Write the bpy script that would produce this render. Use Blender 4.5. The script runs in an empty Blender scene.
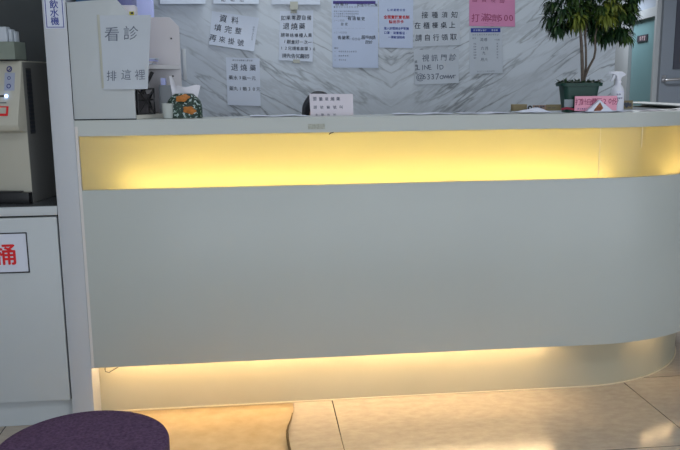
import bpy, bmesh, math, random
from mathutils import Vector, Matrix, noise
random.seed(7)
PI = math.pi
S = bpy.context.scene
COL = S.collection

# ------------------------------------------------------------------ camera
FL, PIT, ROL, YAW = 781.82, .1811, -.01, .1054
CP = Vector((0, -2.7429, 1.2201))
cf = Vector((math.sin(YAW)*math.cos(PIT), math.cos(YAW)*math.cos(PIT), -math.sin(PIT)))
rt = Vector((math.cos(YAW), -math.sin(YAW), 0)); up = rt.cross(cf)
cr = math.cos(ROL)*rt + math.sin(ROL)*up
cu = -math.sin(ROL)*rt + math.cos(ROL)*up
cam = bpy.data.cameras.new('camera'); camo = bpy.data.objects.new('camera', cam); COL.objects.link(camo)
camo.matrix_world = Matrix(((cr.x, cu.x, -cf.x, CP.x), (cr.y, cu.y, -cf.y, CP.y), (cr.z, cu.z, -cf.z, CP.z), (0, 0, 0, 1)))
cam.sensor_width = 36; cam.lens = 36*FL/680; cam.clip_start = .05
S.camera = camo
def ray(x, y): return cf + cr*((x-340)/FL) - cu*((y-225)/FL)
def aty(x, y, Y):
    d = ray(x, y); t = (Y-CP.y)/d.y; p = CP+d*t; return p
def atd(x, y, D): return CP + ray(x, y)*D

# ------------------------------------------------------------------ materials
def lin(c): return tuple(((v/255)/12.92 if v/255 <= .04045 else ((v/255+.055)/1.055)**2.4) for v in c)
MC = {}
def mat(name, col, rough=.5, spec=.5, var=0, scale=30, metal=0, bump=0, emit=None, es=0, trans=0, col2=None, detail=4, alpha=1):
    if name in MC: return MC[name]
    m = bpy.data.materials.new(name); m.use_nodes = True; nt = m.node_tree; b = nt.nodes['Principled BSDF']
    L = nt.links.new
    c = col
    b.inputs['Roughness'].default_value = rough; b.inputs['Specular IOR Level'].default_value = spec
    b.inputs['Metallic'].default_value = metal; b.inputs['Base Color'].default_value = (*c, 1)
    if trans: b.inputs['Transmission Weight'].default_value = trans
    tc = nt.nodes.new('ShaderNodeTexCoord'); n = nt.nodes.new('ShaderNodeTexNoise')
    n.inputs['Scale'].default_value = scale; n.inputs['Detail'].default_value = detail
    L(tc.outputs['Object'], n.inputs['Vector'])
    r = nt.nodes.new('ShaderNodeValToRGB')
    c2 = col2 or tuple(v*(1-var) for v in c)
    r.color_ramp.elements[0].position = .3; r.color_ramp.elements[1].position = .7
    r.color_ramp.elements[0].color = (*c2, 1); r.color_ramp.elements[1].color = (*c, 1)
    L(n.outputs['Fac'], r.inputs['Fac']); L(r.outputs['Color'], b.inputs['Base Color'])
    if bump:
        bp = nt.nodes.new('ShaderNodeBump'); bp.inputs['Strength'].default_value = bump; bp.inputs['Distance'].default_value = .01
        L(n.outputs['Fac'], bp.inputs['Height']); L(bp.outputs['Normal'], b.inputs['Normal'])
    if emit: b.inputs['Emission Color'].default_value = (*emit, 1); b.inputs['Emission Strength'].default_value = es
    MC[name] = m; return m

WHITE = mat('white laminate', (.56, .585, .60), .38, .4, .03, 6)
PANEL = mat('counter panel', (.475, .51, .49), .30, .5, .06, 1.6)
PILLAR = mat('pillar laminate', (.50, .53, .57), .4, .4, .03, 5)
CABM = mat('cabinet laminate', (.48, .52, .54), .4, .4, .03, 5)
DARKTOP = mat('dark worktop', (.10, .11, .12), .25, .5, .2, 20)
NICHE = mat('niche grey', (.105, .115, .118), .8, .2, .12, 3)  # dark grey carries the shade of the unlit niche
GAP = mat('shadow gap black', (.02, .022, .025), .8, .2)  # near-black painted in for the shade inside gaps and seams
KICK = mat('toe kick laminate', (.44, .415, .31), .35, .5, .06, 4)
TRIM = mat('highlight trim', (.70, .62, .45), .4, .5, .04, 30)  # lighter warm colour stands in for the highlight line along the base
DESK = mat('desk laminate', (.45, .40, .33), .4, .4, .1, 9)
PAPER = mat('white paper', (.60, .66, .76), .8, .2, .04, 8)
PAPER2 = mat('paper bright', (.70, .74, .86), .7, .2, .04, 8)
PAPERG = mat('grey taped paper', (.50, .55, .61), .6, .3, .06, 9)
PAPERB = mat('bluish paper', (.50, .58, .74), .6, .3, .04, 8)
PAPERP = mat('pale pink paper', (.70, .66, .72), .8, .2, .03, 8)
PINK = mat('pink paper', (.66, .27, .46), .8, .2, .05, 8)
PINKL = mat('light pink card', (.80, .38, .50), .7, .2, .04, 8)
INK = mat('black ink', (.06, .068, .09), .7, .2)
INKG = mat('grey ink', (.13, .15, .2), .7, .2)
INKR = mat('red ink', (.50, .03, .03), .7, .2)
INKN = mat('navy ink', (.045, .05, .20), .6, .2)
INKDP = mat('crimson ink', (.30, .05, .12), .7, .2)
NAVY = mat('navy print', (.035, .055, .30), .6, .2)
VIOLET = mat('violet print', (.075, .06, .24), .6, .2)
TAPE = mat('yellowed tape', (.44, .45, .39), .4, .4, .08, 20)
SIGNW = mat('sign plastic', (.62, .66, .76), .4, .4, .02, 5)
REDS = mat('sign red', (.66, .02, .025), .5, .3)
BLACK = mat('black plastic', (.012, .012, .014), .35, .5, .2, 20)
CREAM = mat('cream plastic', (.46, .45, .38), .35, .5, .03, 6)
CREAM_SHADE = mat('shaded cream plastic', (.17, .17, .16), .4, .4, .03, 6)  # shaded copy of the cream plastic, side shade put into the colour
GRILLE = mat('grille', (.03, .035, .045), .5, .4)
BIN = mat('translucent green bin', (.22, .26, .22), .35, .5, .1, 30)
PURPLE = mat('purple felt', (.135, .078, .148), .95, .15, 0, 160, col2=(.065, .038, .078), bump=.6, detail=6)
STEEL = mat('steel', (.5, .5, .52), .3, .5, .05, 20, metal=.9)
LAV = mat('lavender board', (.55, .60, .98), .6, .3, .04, 4)
BLUEB = mat('blue binder', (.04, .12, .25), .5, .4, .05, 10)
VIOB = mat('violet grey binder', (.17, .18, .38), .5, .4, .05, 10)
YEL = mat('yellow sticker', (.6, .55, .06), .5, .4)
SKIN = mat('skin', (.55, .34, .25), .5, .4, .05, 20)
HAIR = mat('black hair', (.012, .012, .015), .45, .5, .3, 60, bump=.4)
SHIRT = mat('grey blue shirt', (.20, .25, .35), .8, .2, .08, 30)
TROUS = mat('dark trousers', (.03, .03, .04), .85, .2)
GREENP = mat('green plastic pot', (.008, .048, .036), .4, .4, .12, 12)
SOIL = mat('soil', (.035, .028, .02), .95, .1, .4, 60)
BARK = mat('bark', (.15, .125, .105), .9, .2, .4, 60, bump=.5)
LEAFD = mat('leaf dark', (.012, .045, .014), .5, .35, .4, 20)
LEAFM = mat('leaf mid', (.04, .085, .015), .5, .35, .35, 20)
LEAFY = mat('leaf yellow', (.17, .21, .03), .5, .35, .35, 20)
BOTTLE = mat('white bottle', (.70, .73, .82), .3, .5, .02, 10)
KRAFT = mat('kraft card', (.24, .20, .12), .9, .1, .12, 30)
KRAFT2 = mat('pinkish kraft card', (.30, .20, .15), .9, .1, .12, 30)
REDC = mat('dark red plastic', (.26, .02, .05), .5, .4)
CLEAR = mat('frosted clear plastic', (.50, .54, .52), .25, .5, .05, 20)
DOORG = mat('door grey', (.22, .255, .31), .45, .4, .03, 3)
DOORL = mat('door jamb pale', (.34, .37, .40), .5, .4, .03, 3)
TEAL = mat('teal door leaf', (.15, .27, .30), .35, .4, .06, 2)
WINF = mat('dark window frame', (.06, .065, .09), .5, .4)
ORANGE = mat('orange brown board', (.42, .20, .10), .7, .3, .1, 12)
PICB = mat('brown picture print', (.34, .12, .06), .6, .3, .5, 90)
PALEW = mat('wall paint', (.55, .57, .60), .85, .2, .02, 2)
CEIL = mat('ceiling paint', (.7, .7, .7), .9, .2, .02, 2)
DKWALL = mat('grey wall paint', (.25, .27, .30), .85, .2, .03, 2)

def led(name, col, s):
    m = bpy.data.materials.new(name); m.use_nodes = True; nt = m.node_tree; nt.nodes.clear()
    e = nt.nodes.new('ShaderNodeEmission'); o = nt.nodes.new('ShaderNodeOutputMaterial')
    e.inputs[0].default_value = (*col, 1); e.inputs[1].default_value = s; nt.links.new(e.outputs[0], o.inputs[0]); return m
LED_BOX = led('led box yellow', (1.0, .86, .50), 17)
LED_BOX2 = led('led box warm', (1.0, .79, .52), 15)
LED_KICK2 = led('led kick end', (1.0, .69, .36), 24)
LED_KICK = led('led kick warm', (1.0, .69, .36), 52)

def acrylic():
    m = bpy.data.materials.new('frosted acrylic'); m.use_nodes = True; nt = m.node_tree; nt.nodes.clear(); L = nt.links.new
    t = nt.nodes.new('ShaderNodeBsdfTranslucent'); d = nt.nodes.new('ShaderNodeBsdfDiffuse'); g = nt.nodes.new('ShaderNodeBsdfGlossy')
    tc = nt.nodes.new('ShaderNodeTexCoord'); n = nt.nodes.new('ShaderNodeTexNoise'); n.inputs['Scale'].default_value = 2.2
    r = nt.nodes.new('ShaderNodeValToRGB'); r.color_ramp.elements[0].color = (.88, .79, .48, 1); r.color_ramp.elements[1].color = (.94, .87, .56, 1)
    L(tc.outputs['Object'], n.inputs['Vector']); L(n.outputs['Fac'], r.inputs['Fac']); L(r.outputs['Color'], t.inputs['Color'])
    d.inputs['Color'].default_value = (.55, .50, .33, 1); g.inputs['Roughness'].default_value = .12
    a = nt.nodes.new('ShaderNodeMixShader'); a.inputs[0].default_value = .30; L(t.outputs[0], a.inputs[1]); L(d.outputs[0], a.inputs[2])
    f = nt.nodes.new('ShaderNodeFresnel'); f.inputs[0].default_value = 1.45
    b = nt.nodes.new('ShaderNodeMixShader'); L(f.outputs[0], b.inputs[0]); L(a.outputs[0], b.inputs[1]); L(g.outputs[0], b.inputs[2])
    o = nt.nodes.new('ShaderNodeOutputMaterial'); L(b.outputs[0], o.inputs[0]); return m
ACRYL = acrylic()

def marble():
    m = bpy.data.materials.new('veined marble'); m.use_nodes = True; nt = m.node_tree; b = nt.nodes['Principled BSDF']; L = nt.links.new
    N = nt.nodes.new
    def math_(op, a, bb=None):
        n = N('ShaderNodeMath'); n.operation = op
        for i, v in enumerate((a, bb)):
            if v is None: continue
            if isinstance(v, (int, float)): n.inputs[i].default_value = v
            else: L(v, n.inputs[i])
        return n.outputs[0]
    tc = N('ShaderNodeTexCoord'); sx = N('ShaderNodeSeparateXYZ'); L(tc.outputs['Object'], sx.inputs[0])
    ax = math_('ABSOLUTE', math_('SUBTRACT', sx.outputs['X'], .70))
    # direction across the veins (V shaped, book matched)
    across = math_('SUBTRACT', math_('MULTIPLY', sx.outputs['Z'], .84), math_('MULTIPLY', ax, .54))
    along = math_('ADD', math_('MULTIPLY', sx.outputs['Z'], .54), math_('MULTIPLY', ax, .84))
    cv = N('ShaderNodeCombineXYZ'); L(across, cv.inputs[0]); L(math_('MULTIPLY', along, .17), cv.inputs[1])
    n1 = N('ShaderNodeTexNoise'); n1.inputs['Scale'].default_value = 8; n1.inputs['Detail'].default_value = 6; n1.inputs['Roughness'].default_value = .5; n1.inputs['Distortion'].default_value = .12
    L(cv.outputs[0], n1.inputs['Vector'])
    r1 = math_('ABSOLUTE', math_('SUBTRACT', n1.outputs['Fac'], .5))
    v1 = N('ShaderNodeValToRGB'); v1.color_ramp.elements[0].position = 0; v1.color_ramp.elements[0].color = (1, 1, 1, 1); v1.color_ramp.elements[1].position = .022; v1.color_ramp.elements[1].color = (0, 0, 0, 1)
    L(r1, v1.inputs[0])
    n2 = N('ShaderNodeTexNoise'); n2.inputs['Scale'].default_value = 3.1; n2.inputs['Detail'].default_value = 6; n2.inputs['Roughness'].default_value = .6
    cv2 = N('ShaderNodeVectorMath'); cv2.operation = 'ADD'; cv2.inputs[1].default_value = (3.3, 1.7, 9.1); L(cv.outputs[0], cv2.inputs[0]); L(cv2.outputs[0], n2.inputs['Vector'])
    base = N('ShaderNodeValToRGB'); e = base.color_ramp.elements
    e[0].position = .32; e[0].color = (.43, .47, .52, 1); e[1].position = .55; e[1].color = (.54, .595, .65, 1)
    L(n2.outputs['Fac'], base.inputs[0])
    n3 = N('ShaderNodeTexNoise'); n3.inputs['Scale'].default_value = 1.8; L(tc.outputs['Object'], n3.inputs['Vector'])
    mk = N('ShaderNodeValToRGB'); mk.color_ramp.elements[0].position = .38; mk.color_ramp.elements[1].position = .6; L(n3.outputs['Fac'], mk.inputs[0])
    fac = math_('MULTIPLY', v1.outputs[0], math_('ADD', math_('MULTIPLY', mk.outputs[0], .6), .22))
    n4 = N('ShaderNodeTexNoise'); n4.inputs['Scale'].default_value = 17; n4.inputs['Detail'].default_value = 5; n4.inputs['Roughness'].default_value = .55; n4.inputs['Distortion'].default_value = .2
    L(cv2.outputs[0], n4.inputs['Vector'])
    v4 = N('ShaderNodeValToRGB'); v4.color_ramp.elements[0].color = (1, 1, 1, 1); v4.color_ramp.elements[1].position = .05; v4.color_ramp.elements[1].color = (0, 0, 0, 1)
    L(math_('ABSOLUTE', math_('SUBTRACT', n4.outputs['Fac'], .5)), v4.inputs[0])
    fac = math_('MAXIMUM', fac, math_('MULTIPLY', v4.outputs[0], math_('ADD', math_('MULTIPLY', mk.outputs[0], .20), .08)))
    mx = N('ShaderNodeMixRGB'); L(fac, mx.inputs[0]); L(base.outputs[0], mx.inputs[1]); mx.inputs[2].default_value = (.15, .165, .18, 1)
    L(mx.outputs[0], b.inputs['Base Color']); b.inputs['Roughness'].default_value = .35
    return m
MARBLE = marble()

def tiles():
    m = bpy.data.materials.new('stone tile floor'); m.use_nodes = True; nt = m.node_tree; b = nt.nodes['Principled BSDF']; L = nt.links.new; N = nt.nodes.new
    tc = N('ShaderNodeTexCoord')
    mp = N('ShaderNodeMapping'); mp.inputs['Location'].default_value = (-.265+2.4, .415+1.2, 0); L(tc.outputs['Object'], mp.inputs[0])
    br = N('ShaderNodeTexBrick'); br.offset = 0; br.inputs['Scale'].default_value = 1; br.inputs['Brick Width'].default_value = 1.2; br.inputs['Row Height'].default_value = .6
    br.inputs['Mortar Size'].default_value = .0022; br.inputs['Mortar Smooth'].default_value = .2
    br.inputs['Mortar'].default_value = (.12, .09, .06, 1); br.inputs['Color1'].default_value = (1, 1, 1, 1); br.inputs['Color2'].default_value = (1, 1, 1, 1)
    L(mp.outputs[0], br.inputs['Vector'])
    mp2 = N('ShaderNodeMapping'); mp2.inputs['Scale'].default_value = (5, 9, 1); L(tc.outputs['Object'], mp2.inputs[0])
    n = N('ShaderNodeTexNoise'); n.inputs['Scale'].default_value = 4; n.inputs['Detail'].default_value = 8; n.inputs['Roughness'].default_value = .65; L(mp2.outputs[0], n.inputs['Vector'])
    r = N('ShaderNodeValToRGB'); r.color_ramp.elements[0].position = .3; r.color_ramp.elements[1].position = .65
    r.color_ramp.elements[0].color = (.42, .365, .30, 1); r.color_ramp.elements[1].color = (.52, .455, .37, 1); L(n.outputs['Fac'], r.inputs[0])
    mx = N('ShaderNodeMixRGB'); mx.blend_type = 'MULTIPLY'; mx.inputs[0].default_value = 1; L(r.outputs[0], mx.inputs[1]); L(br.outputs['Color'], mx.inputs[2])
    L(mx.outputs[0], b.inputs['Base Color']); b.inputs['Roughness'].default_value = .17; b.inputs['Specular IOR Level'].default_value = .5
    bp = N('ShaderNodeBump'); bp.inputs['Strength'].default_value = .05; bp.inputs['Distance'].default_value = .002; L(n.outputs['Fac'], bp.inputs['Height']); L(bp.outputs[0], b.inputs['Normal'])
    return m
TILE = tiles()
MATM = mat('tan plastic sheet', (.56, .44, .27), .35, .4, 0, 14, col2=(.44, .32, .17), detail=8)

# ------------------------------------------------------------------ mesh helpers
class MB:
    def __init__(s): s.v = []; s.f = []
    def add(s, vs, fs):
        o = len(s.v); s.v += [tuple(v) for v in vs]; s.f += [tuple(i+o for i in f) for f in fs]; return s
    def box(s, x0, x1, y0, y1, z0, z1):
        vs = [(x, y, z) for z in (z0, z1) for y in (y0, y1) for x in (x0, x1)]
        return s.add(vs, [(0, 2, 3, 1), (4, 5, 7, 6), (0, 1, 5, 4), (2, 6, 7, 3), (0, 4, 6, 2), (1, 3, 7, 5)])
    def prism(s, poly, axis, a0, a1):
        n = len(poly)
        def P(p, a):
            return {'x': (a, p[0], p[1]), 'y': (p[0], a, p[1]), 'z': (p[0], p[1], a)}[axis]
        vs = [P(p, a0) for p in poly]+[P(p, a1) for p in poly]
        fs = [tuple(range(n))[::-1], tuple(range(n, 2*n))]+[(i, (i+1) % n, n+(i+1) % n, n+i) for i in range(n)]
        return s.add(vs, fs)
    def lathe(s, prof, c=(0, 0, 0), n=32, sx=1, sy=1):
        vs = []; fs = []
        for r, z in prof:
            for k in range(n):
                a = 2*PI*k/n; vs.append((c[0]+sx*r*math.cos(a), c[1]+sy*r*math.sin(a), c[2]+z))
        m = len(prof)
        for i in range(m-1):
            for k in range(n):
                fs.append((i*n+k, i*n+(k+1) % n, (i+1)*n+(k+1) % n, (i+1)*n+k))
        fs.append(tuple(range(n))[::-1]); fs.append(tuple((m-1)*n+k for k in range(n)))
        return s.add(vs, fs)
    def tube(s, pts, rads, n=10):
        pts = [Vector(p) for p in pts]
        if not isinstance(rads, (list, tuple)): rads = [rads]*len(pts)
        vs = []; fs = []
        for i, p in enumerate(pts):
            t = (pts[min(i+1, len(pts)-1)]-pts[max(i-1, 0)]).normalized()
            u = t.cross(Vector((.13, .21, .97))); u = u.normalized() if u.length > .05 else t.cross(Vector((1, 0, 0))).normalized()
            w = t.cross(u)
            for k in range(n):
                a = 2*PI*k/n; vs.append(p+rads[i]*(u*math.cos(a)+w*math.sin(a)))
        for i in range(len(pts)-1):
            for k in range(n): fs.append((i*n+k, i*n+(k+1) % n, (i+1)*n+(k+1) % n, (i+1)*n+k))
        fs.append(tuple(range(n))[::-1]); fs.append(tuple((len(pts)-1)*n+k for k in range(n)))
        return s.add(vs, fs)
    def build(s, name, m, parent=None, bevel=0, smooth=False, seg=2):
        me = bpy.data.meshes.new(name); me.from_pydata(s.v, [], s.f); me.update()
        bm = bmesh.new(); bm.from_mesh(me); bmesh.ops.recalc_face_normals(bm, faces=bm.faces)
        if bevel:
            es = [e for e in bm.edges if len(e.link_faces) == 2 and e.calc_face_angle(0) > .5]
            bmesh.ops.bevel(bm, geom=es, offset=bevel, segments=seg, affect='EDGES', profile=.5)
        bm.to_mesh(me); bm.free()
        if smooth or bevel:
            me.polygons.foreach_set('use_smooth', [True]*len(me.polygons))
            me.set_sharp_from_angle(angle=.6)
        for mm in (m if isinstance(m, list) else [m]): me.materials.append(mm)
        o = bpy.data.objects.new(name, me); COL.objects.link(o)
        if parent is not None:
            o.parent = parent; o.matrix_parent_inverse = Matrix.Translation(-parent.location) if not any(parent.rotation_euler) else parent_mat(parent).inverted()
        return o
def parent_mat(p): return Matrix.LocRotScale(p.location, p.rotation_euler, p.scale)
def tag(o, label, cat, group=None, kind=None):
    o['label'] = label; o['category'] = cat
    if group: o['group'] = group
    if kind: o['kind'] = kind
    return o
def thing(name, loc, label, cat, group=None):
    o = bpy.data.objects.new(name, None); COL.objects.link(o); o.location = loc; return tag(o, label, cat, group)
def struct(o): o['kind'] = 'structure'; return o
def box(name, m, x0, x1, y0, y1, z0, z1, parent=None, bevel=0): return MB().box(x0, x1, y0, y1, z0, z1).build(name, m, parent, bevel)

# glyph outlines as flat meshes in a unit cell centred on the origin
GL = {}
def glyph(ch, thin=0.0):
    k = (ch, thin)
    if k in GL: return GL[k]
    cu_ = bpy.data.curves.new('g', 'FONT'); cu_.body = ch; cu_.size = 1; cu_.resolution_u = 2; cu_.offset = thin
    cu_.align_x = 'CENTER'; cu_.align_y = 'CENTER'
    ob = bpy.data.objects.new('g', cu_); COL.objects.link(ob)
    dg = bpy.context.evaluated_depsgraph_get(); me = bpy.data.meshes.new_from_object(ob.evaluated_get(dg))
    vs = [(v.co.x, v.co.y) for v in me.vertices]; fs = [tuple(p.vertices) for p in me.polygons]
    bpy.data.objects.remove(ob); bpy.data.meshes.remove(me); bpy.data.curves.remove(cu_)
    if vs:
        cx = (min(v[0] for v in vs)+max(v[0] for v in vs))/2
        cy = (min(v[1] for v in vs)+max(v[1] for v in vs))/2
        big = ord(ch) > 0x2000
        vs = [(v[0]-cx, v[1]-(cy if big else 0)) for v in vs]
    GL[k] = (vs, fs); return GL[k]
def write(mb, lines, fmap, thin=0.0, jit=0.0, bold=0.0, seed=11):
    """lines: (text, x, y, size, pitch[, dir]) in sheet metres, x right, y down from the top-left corner; fmap turns (x,y) into a point"""
    rnd = random.Random(seed)
    for ln in lines:
        t, x, y, sz, pitch = ln[:5]; vert = len(ln) > 5
        for i, ch in enumerate(t):
            if ch == ' ': continue
            vs, fs = glyph(ch, thin)
            a = rnd.uniform(-1, 1)*jit; ca, sa = math.cos(a), math.sin(a)
            sh = jit*.9*rnd.uniform(-.6, 1)
            s2 = sz*(1+rnd.uniform(-1, 1)*jit*.8)
            px = x+(0 if vert else i*pitch)+rnd.uniform(-1, 1)*jit*sz*.25; py = y+(i*pitch if vert else 0)+rnd.uniform(-1, 1)*jit*sz*.35
            out = []
            for vx, vy in vs:
                vx += sh*vy
                qx = vx*ca-vy*sa; qy = vx*sa+vy*ca
                out.append((px+qx*s2, py-qy*s2))
            for n_, (bx, by) in enumerate(((0, 0),) if not bold else ((-bold, 0), (bold, 0), (0, bold), (0, -bold))):
                mb.add([(q_[0], q_[1]-n_*.00015, q_[2]) for q_ in (fmap(ox+bx*s2, oy+by*s2) for ox, oy in out)], fs)
    return mb

def sheet(name, label, cat, corners, Y, m=PAPER, curl=.008, texts=(), bands=(), tape=(), group=None, roll=.0, nx=8, ny=12, pts=None):
    """a sheet of paper fixed on the plane Y; corners TL,TR,BR,BL are points (x,z) given through the picture at authoring"""
    P = pts or [aty(x, y, Y) for x, y in corners]
    TL, TR, BR, BL = [Vector((p.x, p.z)) for p in P]
    W = ((TR-TL).length+(BR-BL).length)/2; H = ((BL-TL).length+(BR-TR).length)/2
    def f(x, y, e=0.0):
        u, v = x/W, y/H
        q = (TL*(1-u)+TR*u)*(1-v)+(BL*(1-u)+BR*u)*v
        d = curl*max(0, v)**2.2*(.75+.5*u)+roll*math.sin(PI*u)*v
        return (q.x, Y-.0002-d-e, q.y)
    mb = MB(); vs = []; fs = []
    for s_ in (0, 1):
        for j in range(ny+1):
            for i in range(nx+1): vs.append(f(W*i/nx, H*j/ny, s_*.0006))
    k = (nx+1)*(ny+1)
    for j in range(ny):
        for i in range(nx):
            a = j*(nx+1)+i; fs.append((a, a+1, a+nx+2, a+nx+1)); fs.append((k+a, k+a+nx+1, k+a+nx+2, k+a+1))
    ring = [i for i in range(nx+1)]+[(j*(nx+1)+nx) for j in range(1, ny+1)]+[ny*(nx+1)+i for i in range(nx-1, -1, -1)]+[j*(nx+1) for j in range(ny-1, 0, -1)]
    for a, b in zip(ring, ring[1:]+ring[:1]): fs.append((a, b, k+b, k+a))
    mb.add(vs, fs); o = mb.build(name, m, None, smooth=True); tag(o, label, cat, group)
    for tx in texts:   # (kind, material, thin, jitter, lines as fractions)
        nm, mm, thin, jit, lines = tx
        L2 = [(t, u*W, v*H, s*H, p*W if len(r) == 0 else p*H, *r) for (t, u, v, s, p, *r) in lines]
        for q_, l_ in enumerate(L2): write(MB(), [l_], lambda x, y: f(x, y, .0011), thin, jit, .006 if nm == 'handwriting' else 0, 11+q_).build(nm, mm, o)
    for nm, mm, u0, v0, u1, v1 in bands:
        b = MB(); n = 8
        vv = [f(W*(u0+(u1-u0)*i/n), H*v, .0009) for v in (v0, v1) for i in range(n+1)]
        b.add(vv, [(i, i+1, n+2+i, n+1+i) for i in range(n)]); b.build(nm, mm, o)
    for u0, v0, u1, v1 in tape:
        b = MB(); b.add([f(W*u0, H*v0, .0009), f(W*u1, H*v0, .0009), f(W*u1, H*v1, .0009), f(W*u0, H*v1, .0009)], [(0, 1, 2, 3)]); b.build('tape', TAPE, o)
    return o

# ------------------------------------------------------------------ the setting
WB = 1.30                     # marble wall plane
XM = aty(615, 60, WB).x       # its right end
XN = -.61                     # inner end of the counter at the pillar
struct(box('floor', TILE, -2.2, 8, -6, 12, -.1, 0))
struct(box('ceiling', CEIL, -2.2, 8, -6, 12, 2.8, 2.9))
struct(box('wall_back', MARBLE, -.70, XM, WB, WB+.16, 0, 2.8))
struct(box('wall_left', PALEW, -2.3, -2.2, -6, 12, 0, 2.8))
struct(box('wall_niche', NICHE, -2.2, -.70, .62, .70, 0, 2.8))
struct(box('wall_partition', PALEW, -.70, -.66, .62, WB, 0, 2.8))
struct(box('wall_right', DKWALL, 7.9, 8, -6, 12, 0, 2.8))
struct(box('wall_end', DKWALL, -2.2, 8, 11.9, 12, 0, 2.8))
# far corridor: oblique wall with the teal door, then the wall with the grey door
N_ = atd(657, 90, 8.5); N_.z = 0
dr = Vector((math.sin(.1815), math.cos(.1815), 0))
def onT(x, y):
    d = ray(x, y); nrm = Vector((dr.y, -dr.x, 0)); t = (N_-CP).dot(nrm)/d.dot(nrm); return CP+d*t
def sT(x): return (onT(x, 80)-N_).dot(dr)
def tbox(name, m, s0, s1, d0, d1, z0, z1, parent=None):
    q = []; nrm = Vector((-dr.y, dr.x, 0))
    for z in (z0, z1):
        for d in (d0, d1):
            for s in (s0, s1):
                p = N_+dr*s+nrm*d; q.append((p.x, p.y, z))
    return MB().add(q, [(0, 2, 3, 1), (4, 5, 7, 6), (0, 1, 5, 4), (2, 6, 7, 3), (0, 4, 6, 2), (1, 3, 7, 5)]).build(name, m, parent)
zt = onT(645, 19.5).z; zt2 = onT(645, 7).z
s632 = sT(632); s622 = sT(622.5); s655 = .06
struct(tbox('wall_corridor', DOORL, -.0, s622+3.0, -.2, -.04, 0, 2.8))
dt = tbox('door_1', TEAL, s655, s632, -.04, .02, .01, zt); struct(dt)
struct(tbox('trim_1', DOORL, s632, s632+.18, -.04, .06, 0, 2.8))
struct(tbox('trim_2', DOORL, 0, s655, -.04, .05, 0, 2.8))
struct(tbox('trim_3', DOORL, s655, s632, -.04, .05, zt, zt+.10))
struct(tbox('trim_4', DOORG, s655, s632, -.04, .015, zt+.10, zt+.26))
struct(tbox('trim_5', DOORL, s655, s632, -.04, .05, zt+.26, 2.8))
# sign plate on the teal door
a = onT(639.5, 40); b_ = onT(650, 36.5)
sg0, sg1 = (b_-N_).dot(dr), (a-N_).dot(dr)
sp = tbox('door_sign', mat('dark sign plate', (.045, .045, .06), .4, .4), sg0, sg1, .02, .03, onT(645, 41.5).z, onT(645, 35).z)
tag(sp, 'small dark nameplate with white characters on the teal door', 'sign')
nn = Vector((-dr.y, dr.x, 0)); zc_ = onT(645, 38.2).z
W_ = abs(sg1-sg0)
def fsp(x, y): p = N_+dr*(sg1-.04-x)+nn*.0315; return (p.x, p.y, zc_-y)
write(MB(), [('診療室', W_*.26, 0, .055, W_*.2)], fsp, .012).build('lettering', mat('pale lettering', (.6, .45, .5), .5), sp)
YD = N_.y
struct(box('wall_far', DOORG, N_.x+.005, 7.9, YD, YD+.12, 0, 2.8))
# grey door (facing the room) with a window and lever
XD0 = aty(658.5, 60, YD).x; XW0 = aty(672, 40, YD).x; zw0 = aty(676, 69, YD).z; zw1 = zw0+1.05
g = MB(); XD1 = XD0+1.25
g.box(XD0, XW0, YD-.05, YD-.003, .01, 2.55); g.box(XW0+.8, XD1, YD-.05, YD-.003, .01, 2.55)
g.box(XW0, XW0+.8, YD-.05, YD-.003, .01, zw0); g.box(XW0, XW0+.8, YD-.05, YD-.003, zw1, 2.55)
d2 = g.build('door_2', DOORG); struct(d2)
f_ = MB(); t_ = .07
f_.box(XW0, XW0+.8, YD-.065, YD-.004, zw0, zw0+t_); f_.box(XW0, XW0+.8, YD-.065, YD-.004, zw1-t_, zw1)
f_.box(XW0, XW0+t_, YD-.065, YD-.004, zw0+t_, zw1-t_); f_.box(XW0+.8-t_, XW0+.8, YD-.065, YD-.004, zw0+t_, zw1-t_)
f_.build('window_frame', WINF, d2)
box('window_pane', mat('dim pane', (.20, .22, .30), .2, .5, .1, 3), XW0+t_, XW0+.8-t_, YD-.04, YD-.01, zw0+t_, zw1-t_, d2)
zz = aty(678, 66, YD).z; zz1 = aty(678, 49, YD).z
nb = box('notice_board', ORANGE, XW0+t_+.01, XW0+.6, YD-.052, YD-.041, zz, zz1); tag(nb, 'orange brown board in the lower window of the grey door', 'board')
zz = aty(678, 7, YD).z
nb = box('poster', mat('yellow violet poster', (.50, .36, .2), .6, .3, 0, 5, col2=(.2, .1, .4)), XW0+t_+.01, XW0+.5, YD-.052, YD-.041, zz, zz+.14); tag(nb, 'small yellow and violet poster high in the grey door window', 'poster')
h = MB(); p0 = aty(665, 80, YD-.09); hz = p0.z
h.box(p0.x-.02, p0.x+.02, YD-.07, YD-.05, hz-.02, hz+.05)
h.tube([(p0.x, YD-.05, hz), (p0.x, YD-.12, hz), (p0.x+.03, YD-.13, hz+.003), (p0.x+.22, YD-.13, hz+.014)], .013)
h.build('door_handle', STEEL, d2, smooth=True)

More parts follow.
